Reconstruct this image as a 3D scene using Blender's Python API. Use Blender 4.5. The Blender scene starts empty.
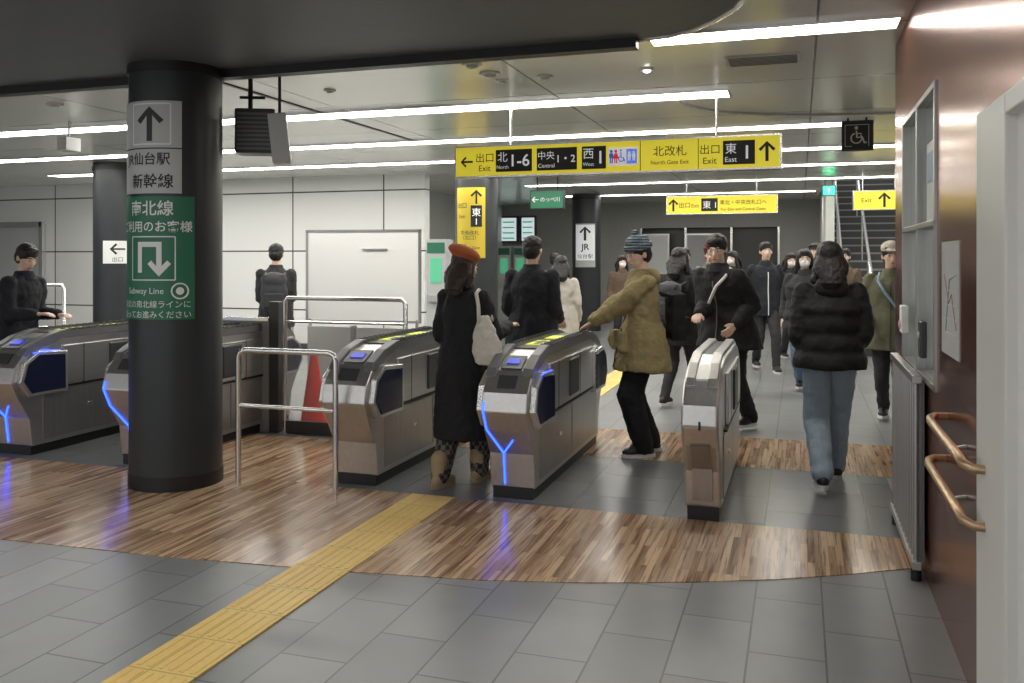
import bpy, bmesh, math, random
from mathutils import Vector, Matrix, Euler
random.seed(4)
SC=bpy.context.scene; COL=SC.collection
V=Vector; R=math.radians
YAW=R(18.1); FPX=880.0; HZ=258.0; CH=1.6
SN,CS=math.sin(YAW),math.cos(YAW)
def onY(px,Y):
    u=(px-512)/FPX
    return Y*(-SN+u*CS)/(CS+u*SN)
def depth(X,Y): return -X*SN+Y*CS
def zat(X,Y,py): return CH+depth(X,Y)*(HZ-py)/FPX
# ------------------------------------------------------------ materials
MT={}
def M(name,col,rough=.5,metal=0.0,emit=0,noise=0.0,scale=12,bump=0.0,stretch=(1,1,1),ecol=None,trans=0,alpha=1,coat=0):
    m=bpy.data.materials.new(name); m.use_nodes=True; MT[name]=m
    nt=m.node_tree; b=nt.nodes['Principled BSDF']
    c=(col[0],col[1],col[2],1)
    b.inputs['Base Color'].default_value=c; b.inputs['Roughness'].default_value=rough; b.inputs['Metallic'].default_value=metal
    if coat: b.inputs['Coat Weight'].default_value=coat
    if trans: b.inputs['Transmission Weight'].default_value=trans
    if alpha<1: b.inputs['Alpha'].default_value=alpha
    if emit:
        e=ecol or col
        b.inputs['Emission Color'].default_value=(e[0],e[1],e[2],1); b.inputs['Emission Strength'].default_value=emit
    if noise or bump:
        tc=nt.nodes.new('ShaderNodeTexCoord'); mp=nt.nodes.new('ShaderNodeMapping'); mp.inputs['Scale'].default_value=stretch
        nz=nt.nodes.new('ShaderNodeTexNoise'); nz.inputs['Scale'].default_value=scale; nz.inputs['Detail'].default_value=4
        nt.links.new(tc.outputs['Object'],mp.inputs[0]); nt.links.new(mp.outputs[0],nz.inputs['Vector'])
        if noise:
            mx=nt.nodes.new('ShaderNodeMix'); mx.data_type='RGBA'
            mx.inputs[6].default_value=tuple(max(0,x*(1-noise)) for x in col)+(1,)
            mx.inputs[7].default_value=tuple(min(1,x*(1+noise)) for x in col)+(1,)
            nt.links.new(nz.outputs['Fac'],mx.inputs[0]); nt.links.new(mx.outputs[2],b.inputs['Base Color'])
        if bump:
            bp=nt.nodes.new('ShaderNodeBump'); bp.inputs['Strength'].default_value=bump; bp.inputs['Distance'].default_value=.02
            nt.links.new(nz.outputs['Fac'],bp.inputs['Height']); nt.links.new(bp.outputs[0],b.inputs['Normal'])
    return m
def brickmat(name,c1,c2,mortar,bw,bh,ms,rough,rotate=True,offset=.5,noise=.0,nscale=6,nstretch=(1,1,1),noisecol=(0,0,0),metal=0,bump=.1,bias=0,plane='xy',shift=(0,0),dark=None):
    m=bpy.data.materials.new(name); m.use_nodes=True; MT[name]=m
    nt=m.node_tree; b=nt.nodes['Principled BSDF']; b.inputs['Roughness'].default_value=rough; b.inputs['Metallic'].default_value=metal
    g=nt.nodes.new('ShaderNodeNewGeometry'); sp=nt.nodes.new('ShaderNodeSeparateXYZ'); cb=nt.nodes.new('ShaderNodeCombineXYZ')
    nt.links.new(g.outputs['Position'],sp.inputs[0])
    a=plane[0].upper(); c=plane[1].upper()
    if rotate: a,c=c,a
    nt.links.new(sp.outputs[a],cb.inputs['X']); nt.links.new(sp.outputs[c],cb.inputs['Y'])
    mp=nt.nodes.new('ShaderNodeMapping'); mp.inputs['Location'].default_value=(50+shift[0],50+shift[1],0)
    nt.links.new(cb.outputs[0],mp.inputs[0])
    br=nt.nodes.new('ShaderNodeTexBrick'); br.offset=offset; br.inputs['Scale'].default_value=1
    br.inputs['Color1'].default_value=c1+(1,); br.inputs['Color2'].default_value=c2+(1,); br.inputs['Mortar'].default_value=mortar+(1,)
    br.inputs['Brick Width'].default_value=bw; br.inputs['Row Height'].default_value=bh; br.inputs['Mortar Size'].default_value=ms; br.inputs['Bias'].default_value=bias
    br.inputs['Mortar Smooth'].default_value=.1
    nt.links.new(mp.outputs[0],br.inputs['Vector'])
    out=br.outputs['Color']
    def layer(out,amount,sc,stc,colr,lo,hi,off):
        mp2=nt.nodes.new('ShaderNodeMapping'); mp2.inputs['Scale'].default_value=stc; mp2.inputs['Location'].default_value=(off,off,0)
        nz=nt.nodes.new('ShaderNodeTexNoise'); nz.inputs['Scale'].default_value=sc; nz.inputs['Detail'].default_value=3; nz.inputs['Roughness'].default_value=.55
        nt.links.new(g.outputs['Position'],mp2.inputs[0]); nt.links.new(mp2.outputs[0],nz.inputs['Vector'])
        cr=nt.nodes.new('ShaderNodeValToRGB'); cr.color_ramp.elements[0].position=lo; cr.color_ramp.elements[1].position=hi
        cr.color_ramp.elements[0].color=(0,0,0,1); cr.color_ramp.elements[1].color=(amount,amount,amount,1)
        nt.links.new(nz.outputs['Fac'],cr.inputs[0])
        mx=nt.nodes.new('ShaderNodeMix'); mx.data_type='RGBA'; mx.inputs[7].default_value=colr+(1,)
        nt.links.new(cr.outputs[0],mx.inputs[0]); nt.links.new(out,mx.inputs[6]); return mx.outputs[2]
    if noise: out=layer(out,noise,nscale,nstretch,noisecol,.38,.66,0)
    if dark: out=layer(out,dark[0],dark[1],nstretch,dark[2],.52,.62,37.3)
    nt.links.new(out,b.inputs['Base Color'])
    bp=nt.nodes.new('ShaderNodeBump'); bp.inputs['Strength'].default_value=bump; bp.inputs['Distance'].default_value=.004; bp.invert=True
    nt.links.new(br.outputs['Fac'],bp.inputs['Height']); nt.links.new(bp.outputs[0],b.inputs['Normal'])
    return m
tile=brickmat('grey_tile',(.195,.202,.202),(.25,.257,.257),(.075,.076,.076),.6,.3,.0045,.34,noise=.25,nscale=5,noisecol=(.17,.176,.178))
tile2=brickmat('grey_tile_gate',(.16,.165,.166),(.19,.195,.196),(.07,.07,.072),.6,.6,.003,.25,noise=.2,nscale=4,noisecol=(.135,.138,.14))
wood=brickmat('wood_floor',(.20,.095,.045),(.70,.49,.31),(.15,.08,.045),.62,.036,.0010,.19,noise=.45,nscale=5,nstretch=(9,.38,1),noisecol=(.66,.46,.29),bump=.03,dark=(.6,6,(.10,.045,.024)))
tact=brickmat('tactile_yellow',(.80,.55,.15),(.86,.61,.19),(.50,.34,.10),.3,.3,.004,.5,offset=0,noise=.3,nscale=40,noisecol=(.66,.46,.14),shift=(0,.09))
ceilm=brickmat('ceiling_metal',(.78,.78,.74),(.82,.82,.78),(.18,.18,.18),2.1,1.6,.008,.25,rotate=False,offset=0,metal=.45,bump=.05,shift=(.3,.35))
redwall=brickmat('red_brown_panel',(.30,.12,.08),(.32,.13,.088),(.07,.025,.02),1.3,3.2,.006,.22,rotate=False,plane='yz',offset=0,noise=.6,nscale=1.5,noisecol=(.22,.10,.066),bump=.1,shift=(.2,0),metal=.8)
whitewall=brickmat('white_wall_panel',(.87,.88,.86),(.89,.90,.88),(.05,.05,.05),1.75,1.02,.012,.5,rotate=False,plane='xz',offset=0,bump=.1,shift=(.4,.3))
M('soffit',(.13,.142,.16),.5,noise=.1); M('black',(.012,.012,.013),.45)
M('column',(.028,.033,.037),.38,noise=.15,scale=4)
M('steel',(.60,.595,.585),.28,.88,noise=.12,scale=30,stretch=(1,.05,1)); M('steel_dark',(.44,.43,.42),.32,.85,noise=.15,scale=30,stretch=(1,1,.1))
M('steel_light',(.72,.72,.71),.26,.85); M('chrome',(.75,.75,.74),.18,1)
M('navy',(.016,.022,.06),.12,.2); M('blue_led',(.02,.08,1),.4,0,emit=8,ecol=(.012,.05,1)); M('blue_dim',(.01,.03,.3),.3,0,emit=.5,ecol=(.02,.05,.9))
M('led_yellow',(.6,.65,.08),.5,0,emit=.5,ecol=(.7,.8,.05)); M('plastic_grey',(.15,.155,.16),.4); M('plastic_dark',(.05,.052,.055),.4)
M('sign_yellow',(.80,.68,.06),.5,0,emit=.36,ecol=(.95,.80,.04)); M('sign_yellow_matte',(.62,.47,.04),.5); M('sign_white',(.85,.85,.85),.5,0,emit=.25,ecol=(.9,.95,1)); M('sign_ink',(.01,.01,.01),.6)
M('sign_blue',(.02,.12,.55),.5,0,emit=.3); M('sign_red',(.7,.03,.05),.5,0,emit=.3)
M('panel_grey',(.52,.54,.53),.5); M('panel_green',(.025,.17,.095),.45); M('paint_white',(.82,.83,.81),.5); M('ink_dark',(.02,.02,.022),.5); M('pictogram_grey',(.45,.45,.45),.5)
M('exit_green',(.02,.6,.25),.4,0,emit=1.2); M('light_strip',(1,1,1),.5,0,emit=16,ecol=(1,.97,.90)); M('light_fill',(1,1,1),.5,0,emit=10,ecol=(1,.985,.95)); M('light_dim',(1,1,1),.5,0,emit=5,ecol=(1,.97,.9))  # the front light colour serves only added fill strips
M('wall_grey',(.56,.57,.55),.6,noise=.08); M('wall_far_grey',(.30,.30,.29),.6,noise=.08); M('wall_dark',(.05,.052,.055),.4); M('partition_grey',(.30,.305,.305),.45,noise=.08)
M('whiteboard',(.92,.92,.91),.3); M('cone_red',(.72,.035,.03),.45); M('brass',(.52,.36,.22),.36,.7)
M('door_grey',(.74,.73,.69),.4); M('door_white',(.88,.88,.86),.5); M('mirror_glass',(.46,.54,.49),.03,.9); M('stair_tread',(.32,.32,.31),.5); M('stair_riser',(.07,.07,.07),.5)
M('clear_glass',(.8,.85,.83),.05,alpha=.10); M('screen_green',(.1,.45,.25),.4,0,emit=.5); M('screen_white',(.7,.8,.85),.4,0,emit=.7)
M('skin',(.76,.52,.40),.5,noise=.05); M('lip',(.45,.18,.15),.5); M('eye_white',(.7,.7,.68),.3); M('iris',(.01,.008,.006),.2)
M('hair_black',(.012,.010,.010),.5,noise=.4,scale=60,stretch=(1,1,.1),bump=.4); M('hair_brown',(.03,.018,.012),.5,noise=.4,scale=60,stretch=(1,1,.1),bump=.4)
def cloth(n,c,r=.85,b=.12,sc=60): return M(n,c,r,noise=.10,scale=sc,bump=b)
cloth('cloth_black',(.011,.011,.013)); cloth('cloth_navy',(.014,.016,.023)); cloth('cloth_olive',(.33,.265,.13)); cloth('cloth_olive2',(.15,.15,.095)); cloth('denim',(.30,.38,.46)); cloth('denim2',(.14,.20,.32))
cloth('cloth_char',(.03,.03,.033)); cloth('cloth_grey',(.16,.16,.165)); cloth('cloth_brown',(.12,.08,.055)); cloth('cloth_cream',(.5,.47,.42)); cloth('tote_canvas',(.66,.63,.56)); cloth('beret_orange',(.46,.12,.04)); cloth('beanie_red',(.15,.02,.02)); cloth('cap_beige',(.55,.50,.42)); cloth('boot_tan',(.40,.29,.17))
M('puffer',(.010,.010,.011),.75,noise=.1,scale=30,bump=.2); M('mask_white',(.75,.76,.78),.8); M('shoe_white',(.7,.7,.7),.6); M('pink',(.65,.35,.38),.5); M('shoe_black',(.012,.012,.012),.5)
M('map_red',(.45,.2,.18),.5); M('map_blue',(.22,.32,.42),.5)
def checker(name,c1,c2,sc):
    m=M(name,c1,.85); nt=m.node_tree; b=nt.nodes['Principled BSDF']; tc=nt.nodes.new('ShaderNodeTexCoord'); ck=nt.nodes.new('ShaderNodeTexChecker')
    ck.inputs['Color1'].default_value=c1+(1,); ck.inputs['Color2'].default_value=c2+(1,); ck.inputs['Scale'].default_value=sc
    nt.links.new(tc.outputs['Object'],ck.inputs[0]); nt.links.new(ck.outputs[0],b.inputs['Base Color'])
checker('plaid',(.02,.02,.025),(.14,.12,.10),30)
m=M('beanie_knit',(.03,.07,.12),.85); nt=m.node_tree; b=nt.nodes['Principled BSDF']; tc=nt.nodes.new('ShaderNodeTexCoord'); wv=nt.nodes.new('ShaderNodeTexWave'); wv.bands_direction='Z'; wv.inputs['Scale'].default_value=14; wv.inputs['Distortion'].default_value=5; wv.inputs['Detail Scale'].default_value=16
cr=nt.nodes.new('ShaderNodeValToRGB'); cr.color_ramp.interpolation='CONSTANT'; cr.color_ramp.elements[0].color=(.02,.055,.09,1); cr.color_ramp.elements[1].position=.68; cr.color_ramp.elements[1].color=(.34,.38,.40,1)
nt.links.new(tc.outputs['Object'],wv.inputs['Vector']); nt.links.new(wv.outputs['Fac'],cr.inputs[0]); nt.links.new(cr.outputs[0],b.inputs['Base Color'])
# ------------------------------------------------------------ mesh helpers
class MB:
    def __init__(s): s.bm=bmesh.new()
    def box(s,c,d,rot=None):
        m=Matrix.Translation(V(c))
        if rot: m=m@Euler(rot).to_matrix().to_4x4()
        m=m@Matrix.Diagonal(V((d[0],d[1],d[2],1)))
        bmesh.ops.create_cube(s.bm,size=1,matrix=m); return s
    def bx(s,x0,x1,y0,y1,z0,z1): return s.box(((x0+x1)/2,(y0+y1)/2,(z0+z1)/2),(x1-x0,y1-y0,z1-z0))
    def ell(s,c,r,rot=None,sub=3):
        m=Matrix.Translation(V(c))
        if rot is not None: m=m@(rot.to_4x4() if isinstance(rot,Matrix) else Euler(rot).to_matrix().to_4x4())
        if not hasattr(r,'__len__'): r=(r,r,r)
        m=m@Matrix.Diagonal(V((r[0],r[1],r[2],1)))
        bmesh.ops.create_icosphere(s.bm,subdivisions=sub,radius=1,matrix=m); return s
    def rings(s,rs,cap=True):
        prev=None
        for k,ring in enumerate(rs):
            vs=[s.bm.verts.new(p) for p in ring]
            n=len(vs)
            if prev:
                for i in range(n): s.bm.faces.new((prev[i],prev[(i+1)%n],vs[(i+1)%n],vs[i]))
            elif cap: s.bm.faces.new(list(reversed(vs)))
            prev=vs
        if cap: s.bm.faces.new(prev)
        return s
    def frustum(s,p0,r0,p1,r1,n=12):
        p0=V(p0);p1=V(p1);d=p1-p0
        if d.length<1e-6: return s
        q=d.to_track_quat('Z','Y').to_matrix()
        return s.rings([[p0+q@V((math.cos(2*math.pi*i/n)*r0,math.sin(2*math.pi*i/n)*r0,0)) for i in range(n)],[p1+q@V((math.cos(2*math.pi*i/n)*r1,math.sin(2*math.pi*i/n)*r1,0)) for i in range(n)]])
    def chain(s,pts,rip=0):
        for i in range(len(pts)):
            s.ell(pts[i][0],pts[i][1],sub=2)
            if i: 
                a,b=V(pts[i-1][0]),V(pts[i][0]); ra,rb=pts[i-1][1],pts[i][1]
                s.frustum(a,ra*.99,b,rb*.99)
                if rip:
                    L=(b-a).length; n=max(2,int(L/.09))
                    for k in range(n): 
                        t=(k+.5)/n; q=(b-a).to_track_quat('Z','Y').to_matrix(); rr=ra+(rb-ra)*t
                        s.ell(a.lerp(b,t),(rr+rip,rr+rip,L/n*.62),q,2)
        return s
    def tube(s,pts,r,n=10,closed=False):
        pts=[V(p) for p in pts]; rs=[]
        N=len(pts); up=None
        for i,p in enumerate(pts):
            if closed: t=pts[(i+1)%N]-pts[i-1]
            else: t=(pts[min(i+1,N-1)]-pts[max(i-1,0)])
            t.normalize()
            if up is None:
                up=V((0,0,1)) if abs(t.z)<.9 else V((1,0,0))
            a=t.cross(up); 
            if a.length<1e-4: a=t.cross(V((1,.1,0)))
            a.normalize(); b=a.cross(t).normalized(); up=b
            rs.append([p+a*math.cos(2*math.pi*k/n)*r+b*math.sin(2*math.pi*k/n)*r for k in range(n)])
        if closed: rs.append(rs[0]); return s.rings(rs,False)
        return s.rings(rs)
    def cyl(s,c,r,h,n=32,r2=None):
        c=V(c); return s.frustum(c,r,c+V((0,0,h)),r if r2 is None else r2,n)
    def prism(s,poly,a,b,axis='x'):
        def P(u,v,w): return V((w,u,v)) if axis=='x' else (V((u,w,v)) if axis=='y' else V((u,v,w)))
        return s.rings([[P(u,v,a) for u,v in poly],[P(u,v,b) for u,v in poly]])
    def build(s,name,mat,parent=None,bevel=0,smooth=False,kind=None,loc=None):
        bmesh.ops.recalc_face_normals(s.bm,faces=s.bm.faces)
        me=bpy.data.meshes.new(name); s.bm.to_mesh(me); s.bm.free()
        me.materials.append(MT[mat] if isinstance(mat,str) else mat)
        if smooth:
            for p in me.polygons: p.use_smooth=True
            if smooth!='all' and hasattr(me,'set_sharp_from_angle'): me.set_sharp_from_angle(angle=R(40))
        o=bpy.data.objects.new(name,me); COL.objects.link(o)
        if parent is not None: o.parent=parent
        if bevel:
            m=o.modifiers.new('bevel','BEVEL'); m.width=bevel; m.segments=3; m.limit_method='ANGLE'
        if kind: o['kind']=kind
        if loc: o.location=loc
        return o
def remesh(mb,name,mat,parent,vox=.01,sm=3,fold=0,fscale=.1,label=None):
    me=bpy.data.meshes.new('t'); mb.bm.to_mesh(me); mb.bm.free()
    o=bpy.data.objects.new('t',me); COL.objects.link(o)
    m=o.modifiers.new('r','REMESH'); m.mode='VOXEL'; m.voxel_size=vox; m.use_smooth_shade=True
    m=o.modifiers.new('s','SMOOTH'); m.iterations=sm; m.factor=.5
    if fold:
        t=bpy.data.textures.get('f%g'%fscale) or bpy.data.textures.new('f%g'%fscale,'CLOUDS'); t.noise_scale=fscale; t.noise_depth=2
        m=o.modifiers.new('d','DISPLACE'); m.texture=t; m.strength=fold; m.mid_level=.5
    dg=bpy.context.evaluated_depsgraph_get()
    m2=bpy.data.meshes.new_from_object(o.evaluated_get(dg)); m2.name=name
    bpy.data.objects.remove(o); bpy.data.meshes.remove(me)
    m2.materials.clear(); m2.materials.append(MT[mat])
    for p in m2.polygons: p.use_smooth=True
    q=bpy.data.objects.new(name,m2); COL.objects.link(q); q.parent=parent
    if label: q['label']=label
    return q
def tag(o,label,cat,group=None,kind=None):
    o['label']=label; o['category']=cat
    if group: o['group']=group
    if kind: o['kind']=kind
    return o
def thing(name,label,cat,loc=(0,0,0),rz=0,group=None):
    o=bpy.data.objects.new(name,None); COL.objects.link(o); o.location=loc; o.rotation_euler=(0,0,rz); o.empty_display_size=.1
    return tag(o,label,cat,group)
def struct(name,mb,mat,parent=None,**k):
    o=mb.build(name,mat,parent,**k)
    if parent is None: o['kind']='structure'
    return o
def text(s,w,h,x,z,mat,parent,y=-.012,name='lettering',stretch=False,bold=0):
    cu=bpy.data.curves.new('t','FONT'); cu.body=s; cu.align_x='CENTER'; cu.resolution_u=3
    if bold: cu.offset=bold
    o=bpy.data.objects.new('t',cu); COL.objects.link(o)
    dg=bpy.context.evaluated_depsgraph_get()
    me=bpy.data.meshes.new_from_object(o.evaluated_get(dg)); bpy.data.objects.remove(o)
    if not len(me.vertices): return None
    xs=[v.co.x for v in me.vertices]; ys=[v.co.y for v in me.vertices]
    cx,cy=(min(xs)+max(xs))/2,(min(ys)+max(ys))/2; W=max(xs)-min(xs) or 1; Hh=max(ys)-min(ys) or 1
    sx,sy=w/W,h/Hh
    if not stretch: sx=sy=min(sx,sy)
    for v in me.vertices: v.co=V(((v.co.x-cx)*sx+x,y,(v.co.y-cy)*sy+z))
    me.materials.clear(); me.materials.append(MT[mat]); me.name=name
    q=bpy.data.objects.new(name,me); COL.objects.link(q); q.parent=parent
    return q
def arrow(cx,cz,s,ang,mat,parent,y=-.013,name='arrow',t=.12):
    pts=[(-t/2,-.5),(t/2,-.5),(t/2,.28),(.30,.02),(.42,.12),(0,.52),(-.42,.12),(-.30,.02),(-t/2,.28)]
    c,sn=math.cos(ang),math.sin(ang)
    return MB().prism([(cx+s*(a*c-b*sn),cz+s*(a*sn+b*c)) for a,b in pts],y-.001,y+.003,'y').build(name,mat,parent)
def bend(root,rad,ang):
    for o in root.children:
        bm=bmesh.new(); bm.from_mesh(o.data)
        x=-.4
        while x<.4:
            bmesh.ops.bisect_plane(bm,geom=bm.verts[:]+bm.edges[:]+bm.faces[:],plane_co=(x,0,0),plane_no=(1,0,0)); x+=.02
        for v in bm.verts:
            th=v.co.x/rad+ang; rr=rad-v.co.y
            v.co=V((rr*math.sin(th),-rr*math.cos(th),v.co.z))
        bm.to_mesh(o.data); bm.free(); o.modifiers.clear()
# ------------------------------------------------------------ setting
struct('floor',MB().bx(-20,2.6,-4,26,-.1,0),tile)
struct('floor_gate_zone',MB().bx(-9,.6,5.45,6.95,-.01,.002),tile2)
arc=[(-12,3.4),(-8,3.6),(-6,3.72),(-4.34,3.85),(-3.2,3.9),(-2.18,4.0),(-1.5,4.1),(-.985,4.23),(-.5,4.4),(-.1,4.57),(.25,4.76),(.6,4.98)]
struct('floor_wood_band',MB().prism(arc+[(.6,5.45),(-12,5.45)],-.01,.004,'z'),wood)
struct('floor_wood_recess',MB().bx(-4.9,-3.15,5.45,6.85,-.01,.005),wood)
struct('floor_wood_band_far',MB().bx(-3,2.2,6.95,8.1,-.01,.004),wood)
def tactile(label,x0,x1,y0,y1):
    t=thing('tactile_paving',label,'tactile paving',((x0+x1)/2,y0,0)); w=x1-x0
    MB().bx(-w/2,w/2,0,y1-y0,0,.008).build('paving_strip',tact,t)
    if y0<5:
        m=MB(); y=.0
        while y<y1-y0-.28:
            for k in range(6):
                x=-w/2+.03+k*(w-.06)/5
                m.bx(x-.009,x+.009,y+.02,y+.28,.006,.010)
            y+=.3
        m.build('raised_bars',tact,t,kind=None)
tactile('yellow tactile paving strip running across the grey tiles up to the gates',-2.49,-2.18,2.2,5.45)
tactile('yellow tactile paving strip beyond the ticket gates in the concourse',-2.49,-2.18,8.3,14)
struct('ceiling',MB().bx(-20,.62,5.42,17,3.0,3.12),ceilm)
struct('ceiling_far',MB().bx(-20,.62,17,26,3.0,3.12),ceilm)
struct('ceiling_right',MB().bx(.62,2.6,5.42,17,3.0,3.12),ceilm)
struct('ceiling_front',MB().bx(-1,2.6,-4,5.42,3.0,3.12),ceilm)
cv=[(-.95,5.42),(-.75,5.38),(-.6,5.28),(-.45,5.1),(-.33,4.9),(-.22,4.55),(-.15,4.1),(-.1,3.4),(-.1,-4)]
struct('ceiling_soffit',MB().prism([(-20,-4),(-20,5.42)]+cv,2.95,3.06,'z'),'soffit')
struct('trim_1',MB().bx(-20,-.95,5.34,5.44,2.89,2.99),'black')
m=MB(); m.tube([(x,y,2.955) for x,y in cv],.02,8); struct('trim_2',m,'steel_light')
pts=[(.9+1.9*math.cos(R(180+i*6)),7.9+1.25*math.sin(R(180+i*6))*-1) for i in range(16)]
m=MB(); m.tube([(x,y,2.99) for x,y in pts],.014,8); struct('trim_3',m,'steel_dark')
m=MB(); m.bx(-4.4,-4.36,5.44,9.6,2.992,3.0); struct('trim_5',m,'black')
rows=[(5.62,-.9,.55,.12,'closest short ceiling light strip above the right side of the gates'),(7.6,-13,-.57,.15,'long ceiling light strip just behind the dark soffit edge'),
 (9.7,-12,.7,.14,'second long ceiling light strip beyond the gates'),(11.75,-12,1.9,.14,'third long ceiling light strip over the concourse'),
 (13.8,-5,1.9,.14,'fourth ceiling light strip over the far concourse'),(16.2,-5,1.9,.14,'fifth ceiling light strip just before the stairs'),(19.2,-5,.3,.14,'added fill light strip brightening the far end near the shop front'),  # farthest strip is an extra, added to give the back more light
 (2.2,-8,-.4,.13,'added fill light strip out of view above the foreground tiles'),(-1.2,-8,-.4,.13,'added unseen fill light strip behind the viewpoint')]  # both soffit strips are unseen fill lights added to brighten the foreground
for Y,x0,x1,d,lb in rows:
    zc=2.95 if Y<5 else 3.0
    t=thing('ceiling_light',lb,'ceiling light',((x0+x1)/2,Y,zc),0,'long ceiling light strips'); w=(x1-x0)/2
    MB().bx(-w,w,-d,d,-.012,-.002).build('diffuser','light_strip' if Y>5 else 'light_fill',t)
    m=MB(); m.bx(-w-.02,w+.02,-d-.02,-d,-.02,0); m.bx(-w-.02,w+.02,d,d+.02,-.02,0); m.bx(-w-.02,-w,-d,d,-.02,0); m.bx(w,w+.02,-d,d,-.02,0); m.build('frame','steel_light',t)
t=thing('ceiling_light','added fill light strip inside the stairwell','ceiling light',(1.4,20.5,4.9),0); MB().bx(-.6,.6,-.15,.15,-.012,-.002).build('diffuser','light_fill',t); MB().bx(-.63,.63,-.18,.18,-.002,0).build('frame','steel_light',t)  # extra lamp added in the stairwell to lift the far end
# right wall
struct('wall_right',MB().bx(.6,.75,3.46,4.45,0,3.0).bx(.6,.75,4.45,5.8,0,.98).bx(.6,.75,4.45,5.8,2.42,3.0).bx(.6,.75,5.8,6.3,0,3.0).bx(.6,.75,-3,3.46,2.1,3.0).bx(.6,.75,-3,1.6,0,2.1),redwall)
struct('wall_right_return',MB().bx(.75,2.6,6.15,6.3,0,3.0),'wall_grey')
struct('wall_right_far',MB().bx(2.3,2.5,6.3,26,0,5),'wall_grey')
w=MB().bx(.63,.66,4.45,5.8,.98,2.42).build('window_1','mirror_glass'); w['kind']='structure'
m=MB()
for y in (4.45,5.1,5.77): m.bx(.588,.64,y,y+.03,.98,2.42)
for z in (.98,1.75,2.39): m.bx(.588,.64,4.45,5.8,z,z+.03)
m.build('window_frame','steel_dark',w,bevel=.004)
d=MB().bx(.62,.66,1.6,2.98,0,2.05).build('door_1','door_white'); d['kind']='structure'
m=MB().bx(.585,.66,2.97,3.42,0,2.10).bx(.585,.66,1.5,2.97,2.03,2.10).bx(.585,.66,1.3,1.6,0,2.10); m.build('door_frame','door_grey',d,bevel=.008)
# far building
struct('wall_back',MB().bx(-20,-5.9,13.4,13.6,0,3.05),whitewall)
struct('wall_left_corridor',MB().bx(-7.6,-7.45,13.6,22,0,3.05),'wall_grey')
struct('wall_left',MB().bx(-20.1,-20,-4,13.6,0,3.05),'wall_grey')
struct('wall_far',MB().bx(-7.6,-3.8,22,22.2,0,3.05).bx(-3.8,-.45,22,22.2,2.35,3.05).bx(-.45,.55,22,22.2,0,3.05).bx(.55,2.4,25.6,25.8,0,5),'wall_far_grey')
struct('wall_shop_front',MB().bx(-3.8,-.45,22.3,22.4,0,2.4),'wall_dark')
m=MB()
for x in (-3.8,-2.7,-1.6,-.5): m.bx(x,x+.05,21.96,22.02,0,2.35)
struct('trim_4',m,'steel_light')
struct('wall_stair',MB().prism([(17,0),(26,0),(26,5),(17.0,3.05)],.45,.6,'x'),'wall_grey')
struct('ceiling_stair',MB().bx(.6,2.4,19,26,4.9,5),'wall_grey')
st=MB(); sr=MB()
for i in range(26):
    st.bx(.62,2.28,15.4+i*.29,15.4+(i+1)*.29+.02,0,.155*(i+1)); sr.bx(.62,2.28,15.385+i*.29,15.4+i*.29,.155*i+.005,.155*(i+1)-.03)
s=struct('stairs',st,'stair_tread'); tag(s,'grey stairs climbing up at the far right end of the concourse','stairs',kind='structure'); sr.build('riser','stair_riser',s)
for xx,lb in((1.15,'steel handrail in the middle of the far stairs'),(.70,'steel handrail along the left side of the far stairs')):
    t=thing('stair_handrail',lb,'handrail',(xx,15.2,0))
    MB().tube([(0,0,.0),(0,0,.9),(0,7.2,4.7)],.03).build('rail','chrome',t,smooth=True)
    for k in range(4): MB().tube([(0,1.5+k*1.6,.6+k*.85),(0,1.5+k*1.6,1.6+k*.85)],.02).build('post','chrome',t)
x0,x1=onY(0,13.38),onY(45,13.38); t=struct('window_2',MB().bx(x0-.6,x1,13.33,13.39,.95,2.25),'panel_grey'); MB().bx(x0-.6,x1,13.28,13.34,2.2,2.3).bx(x0-.6,x1,13.28,13.34,.9,.97).bx(x1-.05,x1+.03,13.28,13.34,.9,2.3).build('window_frame','steel_light',t)
struct('baseboard_back',MB().bx(-20,-5.9,13.36,13.4,0,.12),'wall_dark')
# ------------------------------------------------------------ columns
def column(label,x,y,r=.315):
    t=thing('column',label,'column',(x,y,0),0,'round dark columns')
    MB().cyl((0,0,.1),r,2.9,64).build('shaft','column',t,smooth=True)
    MB().cyl((0,0,0),r+.006,.1,64).build('base_ring','black',t,smooth=True)
    m=MB().cyl((0,0,2.88),r+.012,.06,64); m.build('top_ring','black',t,smooth=True)
    return t
c1=(-4.24,5.24)
column('thick black round column in front of the gates carrying the green sign',*c1)
column('black round column with the tall yellow sign behind the gates',-4.54,12.2)
column('far black round column with the white arrow sign',-4.48,19)
column('dark column at left behind the ticket gates',-9.65,10.6)
def colsign(name,label,cat,cx,cy,z0,z1,w,mat):
    t=thing(name,label,cat,(cx,cy,0)); MB().bx(-w/2,w/2,-.008,-.001,z0,z1).build('panel',mat,t); return t
t=colsign('arrow_sign','curved pale sign with black up arrow and station name on the near column','sign',c1[0],c1[1],2.04,2.67,.50,'panel_grey')
arrow(.04,2.51,.23,0,'ink_dark',t,-.011,t=.16)
text('JR仙台駅',.46,.10,.0,2.27,'ink_dark',t,-.010,bold=.012); text('新幹線',.34,.10,.045,2.125,'ink_dark',t,-.010,bold=.012)
MB().bx(-.25,.25,-.0105,-.0085,2.342,2.35).build('dividing_line','ink_dark',t)
m=MB()
for x in(-.10,.18): m.bx(x-.005,x+.005,-.0105,-.0085,2.375,2.65)
for z in(2.375,2.65): m.bx(-.10,.18,-.0105,-.0085,z-.005,z+.005)
m.build('arrow_frame','paint_white',t); bend(t,.317,0)
t=colsign('subway_sign','curved green sign with white U-turn arrow and Japanese text on the near column','sign',c1[0],c1[1],1.18,2.02,.59,'panel_green')
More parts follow.
